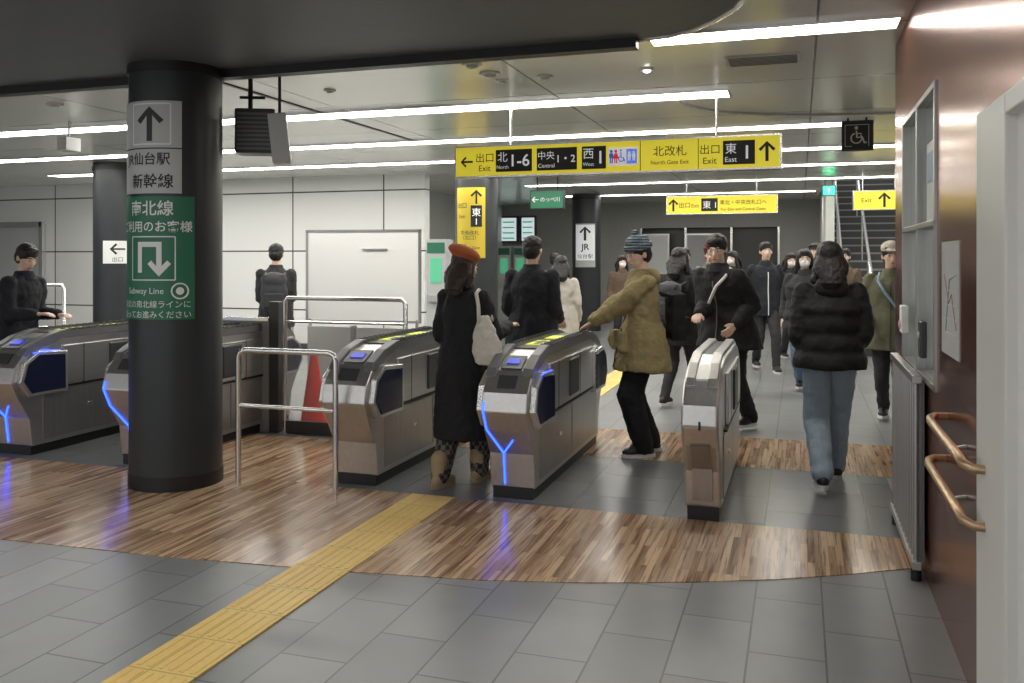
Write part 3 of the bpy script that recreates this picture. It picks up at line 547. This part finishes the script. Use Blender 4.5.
# ------------------------------------------------------------ PEOPLE
def ik(a,b,l1,l2,hint):
    a=V(a);b=V(b);d=b-a; L=d.length
    if L>(l1+l2)*.999: b=a+d.normalized()*(l1+l2)*.999; d=b-a; L=d.length
    x=(l1*l1-l2*l2+L*L)/(2*L); h=math.sqrt(max(0,l1*l1-x*x)); dn=d.normalized(); h_=V(hint); h_=h_-dn*h_.dot(dn); h_.normalize()
    return a+dn*x+h_*h,b
def person(label,X,Y,yaw,H=1.7,feet=((-.09,.0),(.09,.0)),hands=(None,None),lean=0,hy=0,hp=0,coat='cloth_black',hem=.75,hemr=(.20,.15),puff=False,w=1.0,pants='cloth_char',pw=1.0,shoe='shoe_black',boots=False,
           hair='short',hcol='hair_black',hat=None,mask=False,vox=.007,curl=.5,collar=True,strap=None,hood=False,aw=1.0,zip_=None,pockets=False,fold=.03):
    root=thing('person',label,'person',(X,Y,.003),R(yaw)); sc=H/1.70; root.scale=(sc,sc,sc)
    inv=(Matrix.Translation((X,Y,.003))@Matrix.Rotation(R(yaw),4,'Z')@Matrix.Diagonal(V((sc,sc,sc,1)))).inverted()
    hands=[(inv@V(h[1:])) if (h and h[0]=='w') else (V(h) if h else None) for h in hands]
    mx=max(math.hypot(f[0]-s*.09,f[1]) for f,s in zip(feet,(-1,1))); hz=min(.895,math.sqrt(.832**2-mx*mx)+.085)
    dz=hz-.895
    P=V((0,0,.93+dz)); N=V((0,lean*.5,1.44+dz-abs(lean)*.06))
    hips=[V((s*.085,0,hz)) for s in(-1,1)]; ank=[V((f[0],f[1],.085+(f[2] if len(f)>2 else 0))) for f in feet]
    legs=[]
    for hpj,an in zip(hips,ank):
        k,a=ik(hpj,an,.43,.415,(0,1,0)); legs.append((hpj,k,a))
    sh=[N+V((s*.160*w,0,-.075)) for s in(-1,1)]
    arms=[]
    for i,s in enumerate((-1,1)):
        tg=hands[i] if hands[i] is not None else V((s*.225*w,.07,.86+dz))
        e,wr=ik(sh[i],tg,.285,.255,(s*.25,-1,-.6)); arms.append((sh[i],e,wr))
    HR=(Matrix.Rotation(R(hy),3,'Z')@Matrix.Rotation(R(hp),3,'X')); HC=N+V((0,.020+lean*.06,.150))
    def Hp(x,y,z): return HC+HR@V((x,y,z))
    b=MB(); n=24
    def ring(c,rx,ry): return [V((c[0]+rx*math.cos(2*math.pi*i/n),c[1]+ry*math.sin(2*math.pi*i/n),c[2])) for i in range(n)]
    def ax(z):
        if z<=P.z: return V((0,0,z))
        t=(z-P.z)/(N.z-P.z); q=P.lerp(N,t); q.z=z; return q
    pz=P.z
    b.rings([ring(ax(z),rx*w,ry) for z,rx,ry in((pz-.1,.12,.09),(pz-.02,.155,.105),(pz+.12,.13,.09),(pz+.3,.15,.105),(N.z-.10,.15,.09),(N.z-.04,.09,.07),(N.z,.05,.05))])
    b.chain([(N+V((0,0,-.05)),.055),(HC+HR@V((0,-.01,-.06)),.05)])
    for l in legs: b.chain([(l[0],.085),(l[1],.055),(l[2],.036)]); b.chain([(l[2]-V((0,0,.03)),.035),(l[2]+V((0,.12,-.055)),.026)])
    for (a,e,wr),s in zip(arms,(-1,1)):
        b.chain([(a,.050),(e,.040),(wr,.026)])
        d=(wr-e).normalized(); 
        inw=V((-s,0,0))
        if abs(d.z)>.6:
            nrm=(inw-d*inw.dot(d)).normalized(); side=V((0,1,0))-d*d.y; side=side-nrm*side.dot(nrm); side.normalize()
        else:
            nrm=(V((0,0,-1))+d*d.z).normalized(); side=(inw-d*inw.dot(d)); side=side-nrm*side.dot(nrm); side.normalize()
        for k in range(4): 
            o=side*(.03-.02*k); b.chain([(wr+o*.5+d*.01,.014),(wr+o+d*.088,.0125)])
        for k,fl in enumerate((.068,.078,.072,.055)):
            o=side*(.033-.022*k); p0=wr+o+d*.085; d1=(d+nrm*curl*.5).normalized(); d2=(d*(1-curl*.6)+nrm*curl*1.3).normalized()
            p1=p0+d1*fl*.5; p2=p1+d2*fl*.5; b.chain([(p0,.0095),(p1,.0088),(p2,.0075)])
        t0=wr+side*.022+d*.03; t1=t0+(side*.6+d*.7+nrm*.25).normalized()*.042; t2=t1+(side*.2+d+nrm*.4).normalized()*.03
        b.chain([(t0,.013),(t1,.0105),(t2,.009)])
    b.ell(Hp(0,-.012,.032),(.075,.094,.088),HR); b.ell(Hp(0,.022,-.045),(.056,.062,.062),HR); b.ell(Hp(0,.04,-.085),(.03,.032,.022),HR)
    b.ell(Hp(0,.02,.0),(.068,.066,.07),HR)
    b.chain([(Hp(0,.082,.012),.008),(Hp(0,.102,-.026),.0125)]); b.ell(Hp(0,.09,-.03),(.018,.014,.009),HR)
    b.ell(Hp(0,.074,.032),(.048,.014,.010),HR); b.ell(Hp(0,.080,-.058),(.022,.010,.009),HR)
    for s in(-1,1): b.ell(Hp(s*.076,-.008,-.005),(.012,.02,.031),HR); b.ell(Hp(s*.036,.062,-.018),(.022,.018,.018),HR)
    remesh(b,'body','skin',root,vox,2)
    for s in(-1,1):
        q=MB(); q.ell(Hp(s*.031,.078,.010),(.014,.009,.0075),HR,2); eo=q.build('eye','eye_white',root,smooth='all')
        q=MB(); q.ell(Hp(s*.031,.0855,.010),(.0062,.004,.0066),HR,2); q.build('iris','iris',eo,smooth='all')
        q=MB(); q.chain([(Hp(s*.015,.086,.030),.0042),(Hp(s*.033,.085,.034),.0042),(Hp(s*.05,.072,.029),.003)]); q.build('eyebrow','hair_black',root,smooth='all')
    q=MB(); q.ell(Hp(0,.090,-.056),(.021,.004,.0035),HR,2); q.ell(Hp(0,.089,-.063),(.017,.005,.0045),HR,2); q.build('mouth','lip',root,smooth='all')
    q=MB(); q.rings([ring(ax(z),rx*w,ry) for z,rx,ry in((pz-.10,.135,.105),(pz-.03,.168,.122),(pz+.06,.155,.115),(pz+.1,.14,.105))])
    for l in legs:
        an=l[2]; q.chain([(l[0]+V((0,-.005,-.02)),.098),(l[1],.070*pw),(an+V((0,0,.0)),(.055 if not boots else .05)*pw)])
    remesh(q,'trousers',pants,root,vox*1.2,3,.022,.08)
    for an in ank:
        z0=an.z-.085; q=MB(); c=V((an.x,an.y,z0))
        q.ell(c+V((0,-.03,.045)),(.042,.058,.045)); q.ell(c+V((0,.10,.038)),(.046,.075,.036)); q.ell(c+V((0,.04,.055)),(.042,.09,.045)); q.ell(c+V((0,.0,.08)),(.042,.05,.045))
        if boots: q.chain([(c+V((0,-.005,.08)),.058),(c+V((0,-.005,.2)),.066)])
        so=remesh(q,'shoe',shoe,root,.009,2)
        q=MB(); q.rings([[c+V((.050*math.cos(a)*(1.05 if math.sin(a)>0 else .9),.04+.14*math.sin(a),zz)) for a in [2*math.pi*i/20 for i in range(20)]] for zz in(0,.028)]); q.build('sole','shoe_white' if not boots else 'boot_tan',so,smooth=True)
    q=MB(); rs=[]
    tab=[(hem,hemr[0],hemr[1]),(pz,(hemr[0]*.5+.090)*1.0,(hemr[1]*.5+.07)),(pz+.16,.165,.130),(pz+.33,.182,.138),(N.z-.15,.183,.130),(N.z-.095,.170,.118),(N.z-.045,.125,.098),(N.z-.005,.080,.080),(N.z+.02,.066,.07)]
    if hem>=pz: tab=tab[:1]+tab[2:]
    zz=hem
    while zz<N.z+.02:
        for (a,b_) in zip(tab,tab[1:]):
            if a[0]<=zz<=b_[0]:
                f=(zz-a[0])/(b_[0]-a[0]); rx=a[1]+(b_[1]-a[1])*f; ry=a[2]+(b_[2]-a[2])*f
        if puff: e=.026+.015*abs(math.sin(math.pi*(zz-hem)/.12)); fade=min(1,max(0,(N.z-.04-zz)/.14)); rx+=e*fade; ry+=(e+.01)*fade
        rs.append(ring(ax(zz),rx*w,ry)); zz+=.0175
    q.rings(rs)
    ex=.014 if puff else 0
    for a,e,wr in arms:
        wv=e.lerp(wr,.93); q.chain([(a,.062*min(aw,1.12)+ex*.6),(a.lerp(e,.5),.060*aw+ex),(e,.056*aw+ex),(e.lerp(wv,.5),.052*aw+ex),(wv,.044*min(aw,1.15)+ex*.6)],rip=.006 if puff else 0)
    if pockets:
        for s in(-1,1): q.box((s*.11*w,hemr[1]*.86,pz-.02),(.13,.05,.15))
    remesh(q,'coat',coat,root,vox*1.25,3,.022 if puff else fold,.09 if puff else .09)
    if collar:
        q=MB(); q.rings([ring(N+V((0,.005,zz)),r1*1.0,r1*1.02) for zz,r1 in((-.05,.098),(.0,.085),(.03,.078),(.035,.068))],True); remesh(q,'collar',coat,root,.01,2,.01)
    if hood:
        q=MB(); q.ell(N+V((0,-.10,-.04)),(.12,.055,.075)); q.ell(N+V((0,-.08,.0)),(.10,.05,.045)); remesh(q,'hood',coat,root,.012,3,.015)
    if zip_:
        q=MB(); q.tube([ax(z)+V((0,r,0)) for z,r in((hem+.02,hemr[1]+.004),(pz,hemr[1]*.5+.078),(pz+.16,.136),(pz+.33,.147),(N.z-.12,.135))],.006); q.build('zip',zip_,root)
    if strap:
        q=MB(); s=strap[1]
        pts=[V((s*.10,.0,N.z-.01)),V((s*.11,.10,N.z-.08)),V((s*.05,.17,pz+.33)),V((-s*.08,.165,pz+.15)),V((-s*.21,.06,pz+.0)),V((-s*.12,-.16,pz+.1)),V((0,-.175,pz+.28)),V((s*.1,-.12,N.z-.07))]
        q.tube([p+V((0,lean*.5*max(0,(p.z-pz)/.5),0)) for p in pts],.014,8,True); q.build('shoulder_strap',strap[0],root,smooth='all')
    q=MB()
    q.ell(Hp(0,-.016,.048),(.088,.102,.087),HR); q.ell(Hp(0,-.045,-.005),(.080,.070,.082),HR)
    if hair=='short':
        for s in(-1,1): q.ell(Hp(s*.066,-.0,.035),(.02,.045,.045),HR)
        q.ell(Hp(.0,.050,.088),(.062,.035,.030),HR); q.ell(Hp(.03,.060,.08),(.04,.025,.020),HR)
    else:
        q.ell(Hp(0,.055,.082),(.062,.034,.032),HR)
        for s in(-1,1): q.chain([(Hp(s*.066,.01,.04),.03),(Hp(s*.080,.0,-.05),.030),(Hp(s*.090,-.02,-.14),.034)])
        L=.34 if hair=='long' else .19
        q.rings([[HC+V((0,-.055-.10*t*1.0,.03-L*t))+V(((.088+.04*math.sin(math.pi*min(1,t*1.1)))*(1-.2*t)*math.cos(a),.05*math.sin(a),0)) for a in [2*math.pi*i/16 for i in range(16)]] for t in(0,.2,.4,.6,.85,1)])
        q.ell(HC+V((0,-.15,.03-L)),(.075,.035,.06))
    remesh(q,'hair',hcol,root,.008,2,.012,.03)
    if hat=='beret':
        q=MB(); rt=HR@Matrix.Rotation(R(-12),3,'X')@Matrix.Rotation(R(8),3,'Y'); q.ell(Hp(0,-.02,.105),(.122,.128,.055),rt); q.ell(Hp(0,-.01,.07),(.096,.108,.05),rt); q.chain([(Hp(0,-.02,.15),.007),(Hp(0,-.02,.175),.005)]); remesh(q,'beret','beret_orange',root,.008,2,.008)
    if hat in('beanie','beanie_red'):
        mt='beanie_knit' if hat=='beanie' else 'beanie_red'
        q=MB(); nn=24
        def hr(z,rx,ry,y0): return [HC+HR@V((rx*math.cos(2*math.pi*i/nn),y0+ry*math.sin(2*math.pi*i/nn),z)) for i in range(nn)]
        q.rings([hr(z,a,b_,-.012) for z,a,b_ in((.045,.096,.110),(.078,.098,.112),(.083,.092,.106),(.115,.086,.10),(.145,.064,.077),(.16,.03,.036),(.163,.01,.01))])
        ho=remesh(q,'beanie',mt,root,.008,1)
        q=MB(); q.rings([hr(z,a,b_,-.012) for z,a,b_ in((.038,.098,.112),(.045,.103,.117),(.078,.103,.117),(.083,.096,.110))]); q.build('cuff',mt,ho,smooth=True)
        if hat=='beanie': q=MB(); q.ell(Hp(0,-.012,.175),(.028,.028,.024)); q.build('pompom',mt,ho,smooth='all')
    if hat=='cap':
        q=MB(); q.ell(Hp(0,-.012,.075),(.092,.107,.075),HR); q.ell(Hp(0,.115,.066),(.07,.062,.008),HR@Matrix.Rotation(R(-8),3,'X')); remesh(q,'cap','cap_beige',root,.007,2)
    if mask:
        q=MB(); q.ell(Hp(0,.055,-.045),(.058,.052,.052),HR); mo=remesh(q,'face_mask','mask_white',root,.008,2)
        for s in(-1,1): q=MB(); q.tube([Hp(s*.05,.07,-.03),Hp(s*.08,.0,.0)],.003,6); q.build('ear_loop','mask_white',mo)
    return root
def backpack(label,X,Y,yaw,z=1.2,mat='cloth_black',off=-.24,size=(.28,.16,.42)):
    t=thing('backpack',label,'backpack',(X,Y,0),R(yaw)); sx,sy,sz=size
    m=MB().box((0,off,z),(sx*.8,sy*.7,sz*.9)); m.ell((0,off,z+sz*.3),(sx*.48,sy*.5,sz*.22)); m.ell((0,off,z-sz*.25),(sx*.5,sy*.55,sz*.25)); m.ell((0,off,z),(sx*.5,sy*.5,sz*.42))
    remesh(m,'bag_body',mat,t,.012,4,.01)
    m=MB(); m.box((0,off-sy*.5,z-sz*.18),(sx*.7,sy*.3,sz*.36)); remesh(m,'front_pocket',mat,t,.012,4)
    for s in(-1,1):
        m=MB(); m.tube([(s*.09,off+.06,z+sz*.4),(s*.11,off+.16,z+sz*.47),(s*.12,off+.30,z+sz*.40),(s*.13,off+.36,z+.05),(s*.14,off+.28,z-sz*.3),(s*.12,off+.1,z-sz*.42)],.014,8); m.build('shoulder_strap',mat,t,smooth='all')
    m=MB(); m.tube([(-.04,off,z+sz*.48),(0,off,z+sz*.56),(.04,off,z+sz*.48)],.008,6); m.build('handle',mat,t)
walk=((-.08,.24),(.08,-.22,.03)); walk2=((-.08,-.20,.03),(.08,.22)); walk3=((-.07,.14),(.07,-.12,.015))
person('person in long black coat and orange beret walking into the gate with a white tote',-2.28,5.86,-12,1.64,feet=((-.07,-.20),(.07,.10)),hands=((-.14,.20,.98),('w',-2.03,6.12,1.10)),coat='cloth_black',hem=.34,hemr=(.24,.22),w=.96,aw=1.15,pants='plaid',pw=1.4,shoe='boot_tan',boots=True,hair='bob',hcol='hair_brown',hat='beret',vox=.007,hy=-22,hp=-8)
person('tall person in a plain black coat seen from behind past the center gate',-2.33,7.72,-4,1.78,feet=walk3,coat='cloth_navy',hem=.62,hemr=(.23,.18),w=1.15,aw=1.1,hair='short',hp=-6,hands=((-.19,.20,.98),(.19,.20,.98)))
person('person in olive coat and patterned beanie reaching down to the gate reader',-1.22,7.15,116,1.74,feet=((-.10,.02),(.10,-.10)),hands=(('w',-1.60,6.98,1.08),(.22,-.02,.88)),lean=.02,hp=-14,hy=16,coat='cloth_olive',hem=.68,hemr=(.26,.23),w=1.2,aw=1.5,pants='cloth_black',pw=1.5,hat='beanie',hood=True,zip_='plastic_dark',curl=.3,pockets=True,fold=.045)
person('person in black jacket with white cross strap leaning toward the right gate',-.62,8.35,150,1.82,feet=walk2,hands=((-.20,.20,.94),(.02,.40,1.02)),lean=.28,hp=-18,hy=18,coat='cloth_black',hem=.72,hemr=(.26,.21),w=1.2,aw=1.35,pants='cloth_black',pw=1.3,strap=('paint_white',-1),zip_='cloth_grey')
person('person in black puffer jacket and blue jeans walking away at right',.20,6.55,6,1.72,feet=((-.08,-.24,.05),(.08,.28)),hands=((-.17,.20,.96),(.18,.20,.96)),coat='puffer',hem=.82,hemr=(.20,.16),puff=True,w=1.06,aw=1.15,pants='denim',pw=1.3,shoe='shoe_black',hair='bob',hcol='hair_black',hood=True,hy=-12)
person('person in beige cap and olive jacket facing forward behind the puffer jacket',.84,9.2,172,1.74,feet=walk,coat='cloth_olive2',hem=.70,hemr=(.23,.19),w=1.14,aw=1.2,pants='cloth_char',hat='cap',hair='short',hy=12,hp=-4,vox=.009,hands=((-.16,.26,1.0),(.2,.2,.95)),zip_='plastic_dark',strap=('map_blue',1))
person('person in white face mask dark coat and jeans walking forward',.06,11.0,172,1.70,feet=walk,coat='cloth_char',hem=.74,hemr=(.22,.17),puff=True,w=1.04,pants='denim2',pw=1.2,shoe='shoe_black',hair='bob',mask=True,vox=.01,hy=10,hands=((-.1,.26,1.05),(.26,-.06,.88)))
person('person with dark shoulder length hair and black coat behind the olive coat',-1.24,9.6,-16,1.70,feet=walk2,coat='cloth_black',hem=.66,hemr=(.21,.17),w=1.05,hair='bob',vox=.01,hands=((-.24,-.06,.88),(.24,.16,.9)))
person('person in dark red beanie standing behind the white strap wearer',-.94,10.4,150,1.76,coat='cloth_black',hem=.7,hat='beanie_red',hair='short',vox=.01,feet=walk3,w=1.15,aw=1.15,hy=14,hp=-10)
person('tall person in open dark coat over white shirt far down the concourse',-.46,13.0,196,1.82,feet=walk,coat='cloth_navy',hem=.72,vox=.011,zip_='paint_white',w=1.06,hands=((-.25,.16,.9),(.25,-.1,.88)))
person('person in cream coat walking away near the far columns',-2.85,10.7,20,1.62,feet=walk2,coat='cloth_cream',hem=.55,hemr=(.24,.19),w=1.06,hair='bob',vox=.01,pants='cloth_black')
person('person in black coat far behind the olive coat wearer',-1.56,12.6,205,1.74,coat='cloth_black',feet=walk,vox=.012,w=1.06)
person('person in dark jacket partly hidden behind the masked person',.22,13.3,160,1.80,coat='cloth_char',feet=walk2,vox=.012,hair='short',w=1.1,hy=-12)
person('small distant person in brown coat right of the white arrow sign',-2.95,15.2,205,1.64,coat='cloth_brown',feet=walk,vox=.013,hair='bob',w=1.05,mask=True)
person('distant person in grey coat walking left of the white arrow sign',-4.0,14.6,-10,1.68,coat='cloth_grey',feet=walk,vox=.013,hair='short')
person('distant person in black coat just left of the tall open coat wearer',-1.02,14.6,150,1.70,coat='cloth_black',feet=walk2,vox=.013,hair='bob',w=1.05,mask=True)
person('distant person in grey jacket behind the dark red beanie wearer',-1.32,13.9,192,1.76,coat='cloth_grey',feet=walk3,vox=.013,hair='short',w=1.05,lean=.05)
person('distant person in brown jacket between the masked person and the stairs',.66,14.4,165,1.74,coat='cloth_brown',feet=walk,vox=.013,hair='short',w=1.05)
person('distant person in pale coat in front of the dark shop front',-2.2,17.2,130,1.62,coat='cloth_cream',feet=walk2,vox=.014,hair='long')
person('distant person in navy coat walking toward the stairs',-.05,16.6,-12,1.70,coat='cloth_navy',feet=walk,vox=.014,hair='short')
person('distant person in black coat and white mask right of the open coat wearer',-.14,14.6,200,1.66,coat='cloth_black',feet=walk3,vox=.013,hair='bob',mask=True)
person('person in dark jacket at left edge touching the gate reader',-6.80,6.22,-84,1.72,feet=((-.09,.06),(.09,-.06)),hands=(('w',-6.50,6.42,1.08),('w',-6.44,6.12,1.10)),lean=.18,hp=-24,hy=-14,coat='cloth_navy',hem=.76,hemr=(.22,.17),w=1.12,aw=1.15,pants='cloth_black',vox=.008)
person('person standing with a backpack behind the left partition seen from behind',-6.0,9.2,28,1.75,coat='cloth_char',hem=.74,hair='short',vox=.01,w=1.06,aw=1.05,hp=-10,hands=((-.12,.26,1.10),(.12,.26,1.10)))
M('pack_grey',(.045,.047,.055),.6)
backpack('black backpack worn by the person behind the left partition',-6.0,9.2,28,1.19,mat='pack_grey',size=(.32,.18,.48))
backpack('black backpack on the back of the olive coat wearer',-1.22,7.15,116,1.12,off=-.28)
backpack('black backpack worn by the dark haired person behind the olive coat',-1.24,9.6,-16,1.14,mat='pack_grey')
t=thing('tote_bag','white canvas tote bag hanging from the beret wearer\'s shoulder','bag',(-2.05,5.70,0),R(-5))
m=MB(); n=20
m.rings([[V((rx*math.cos(2*math.pi*i/n)+xo,ry*math.sin(2*math.pi*i/n),z)) for i in range(n)] for z,rx,ry,xo in((.86,.04,.03,0.01),(.88,.09,.045,.01),(.94,.115,.06,.01),(1.02,.105,.055,0),(1.12,.07,.045,-.01),(1.20,.04,.03,-.02))])
remesh(m,'bag_body','tote_canvas',t,.008,2,.03,.06)
MB().tube([(-.04,-.03,1.14),(-.05,-.02,1.27),(-.085,.02,1.355),(-.10,.09,1.375),(-.08,.18,1.33),(.0,.10,1.16)],.014,8).build('strap','tote_canvas',t,smooth='all')
# ------------------------------------------------------------ world + camera
wd=bpy.data.worlds.new('World'); SC.world=wd; wd.use_nodes=True
wd.node_tree.nodes['Background'].inputs[0].default_value=(.88,.88,.88,1); wd.node_tree.nodes['Background'].inputs[1].default_value=1.05
cam=bpy.data.cameras.new('Camera'); co=bpy.data.objects.new('Camera',cam); COL.objects.link(co)
co.location=(0,0,CH); co.rotation_euler=(R(90),0,YAW); cam.sensor_width=36; cam.lens=FPX*36/1024; cam.shift_y=-(341.5-HZ)/1024; cam.clip_start=.05
SC.camera=co
SC.view_settings.view_transform='Standard'
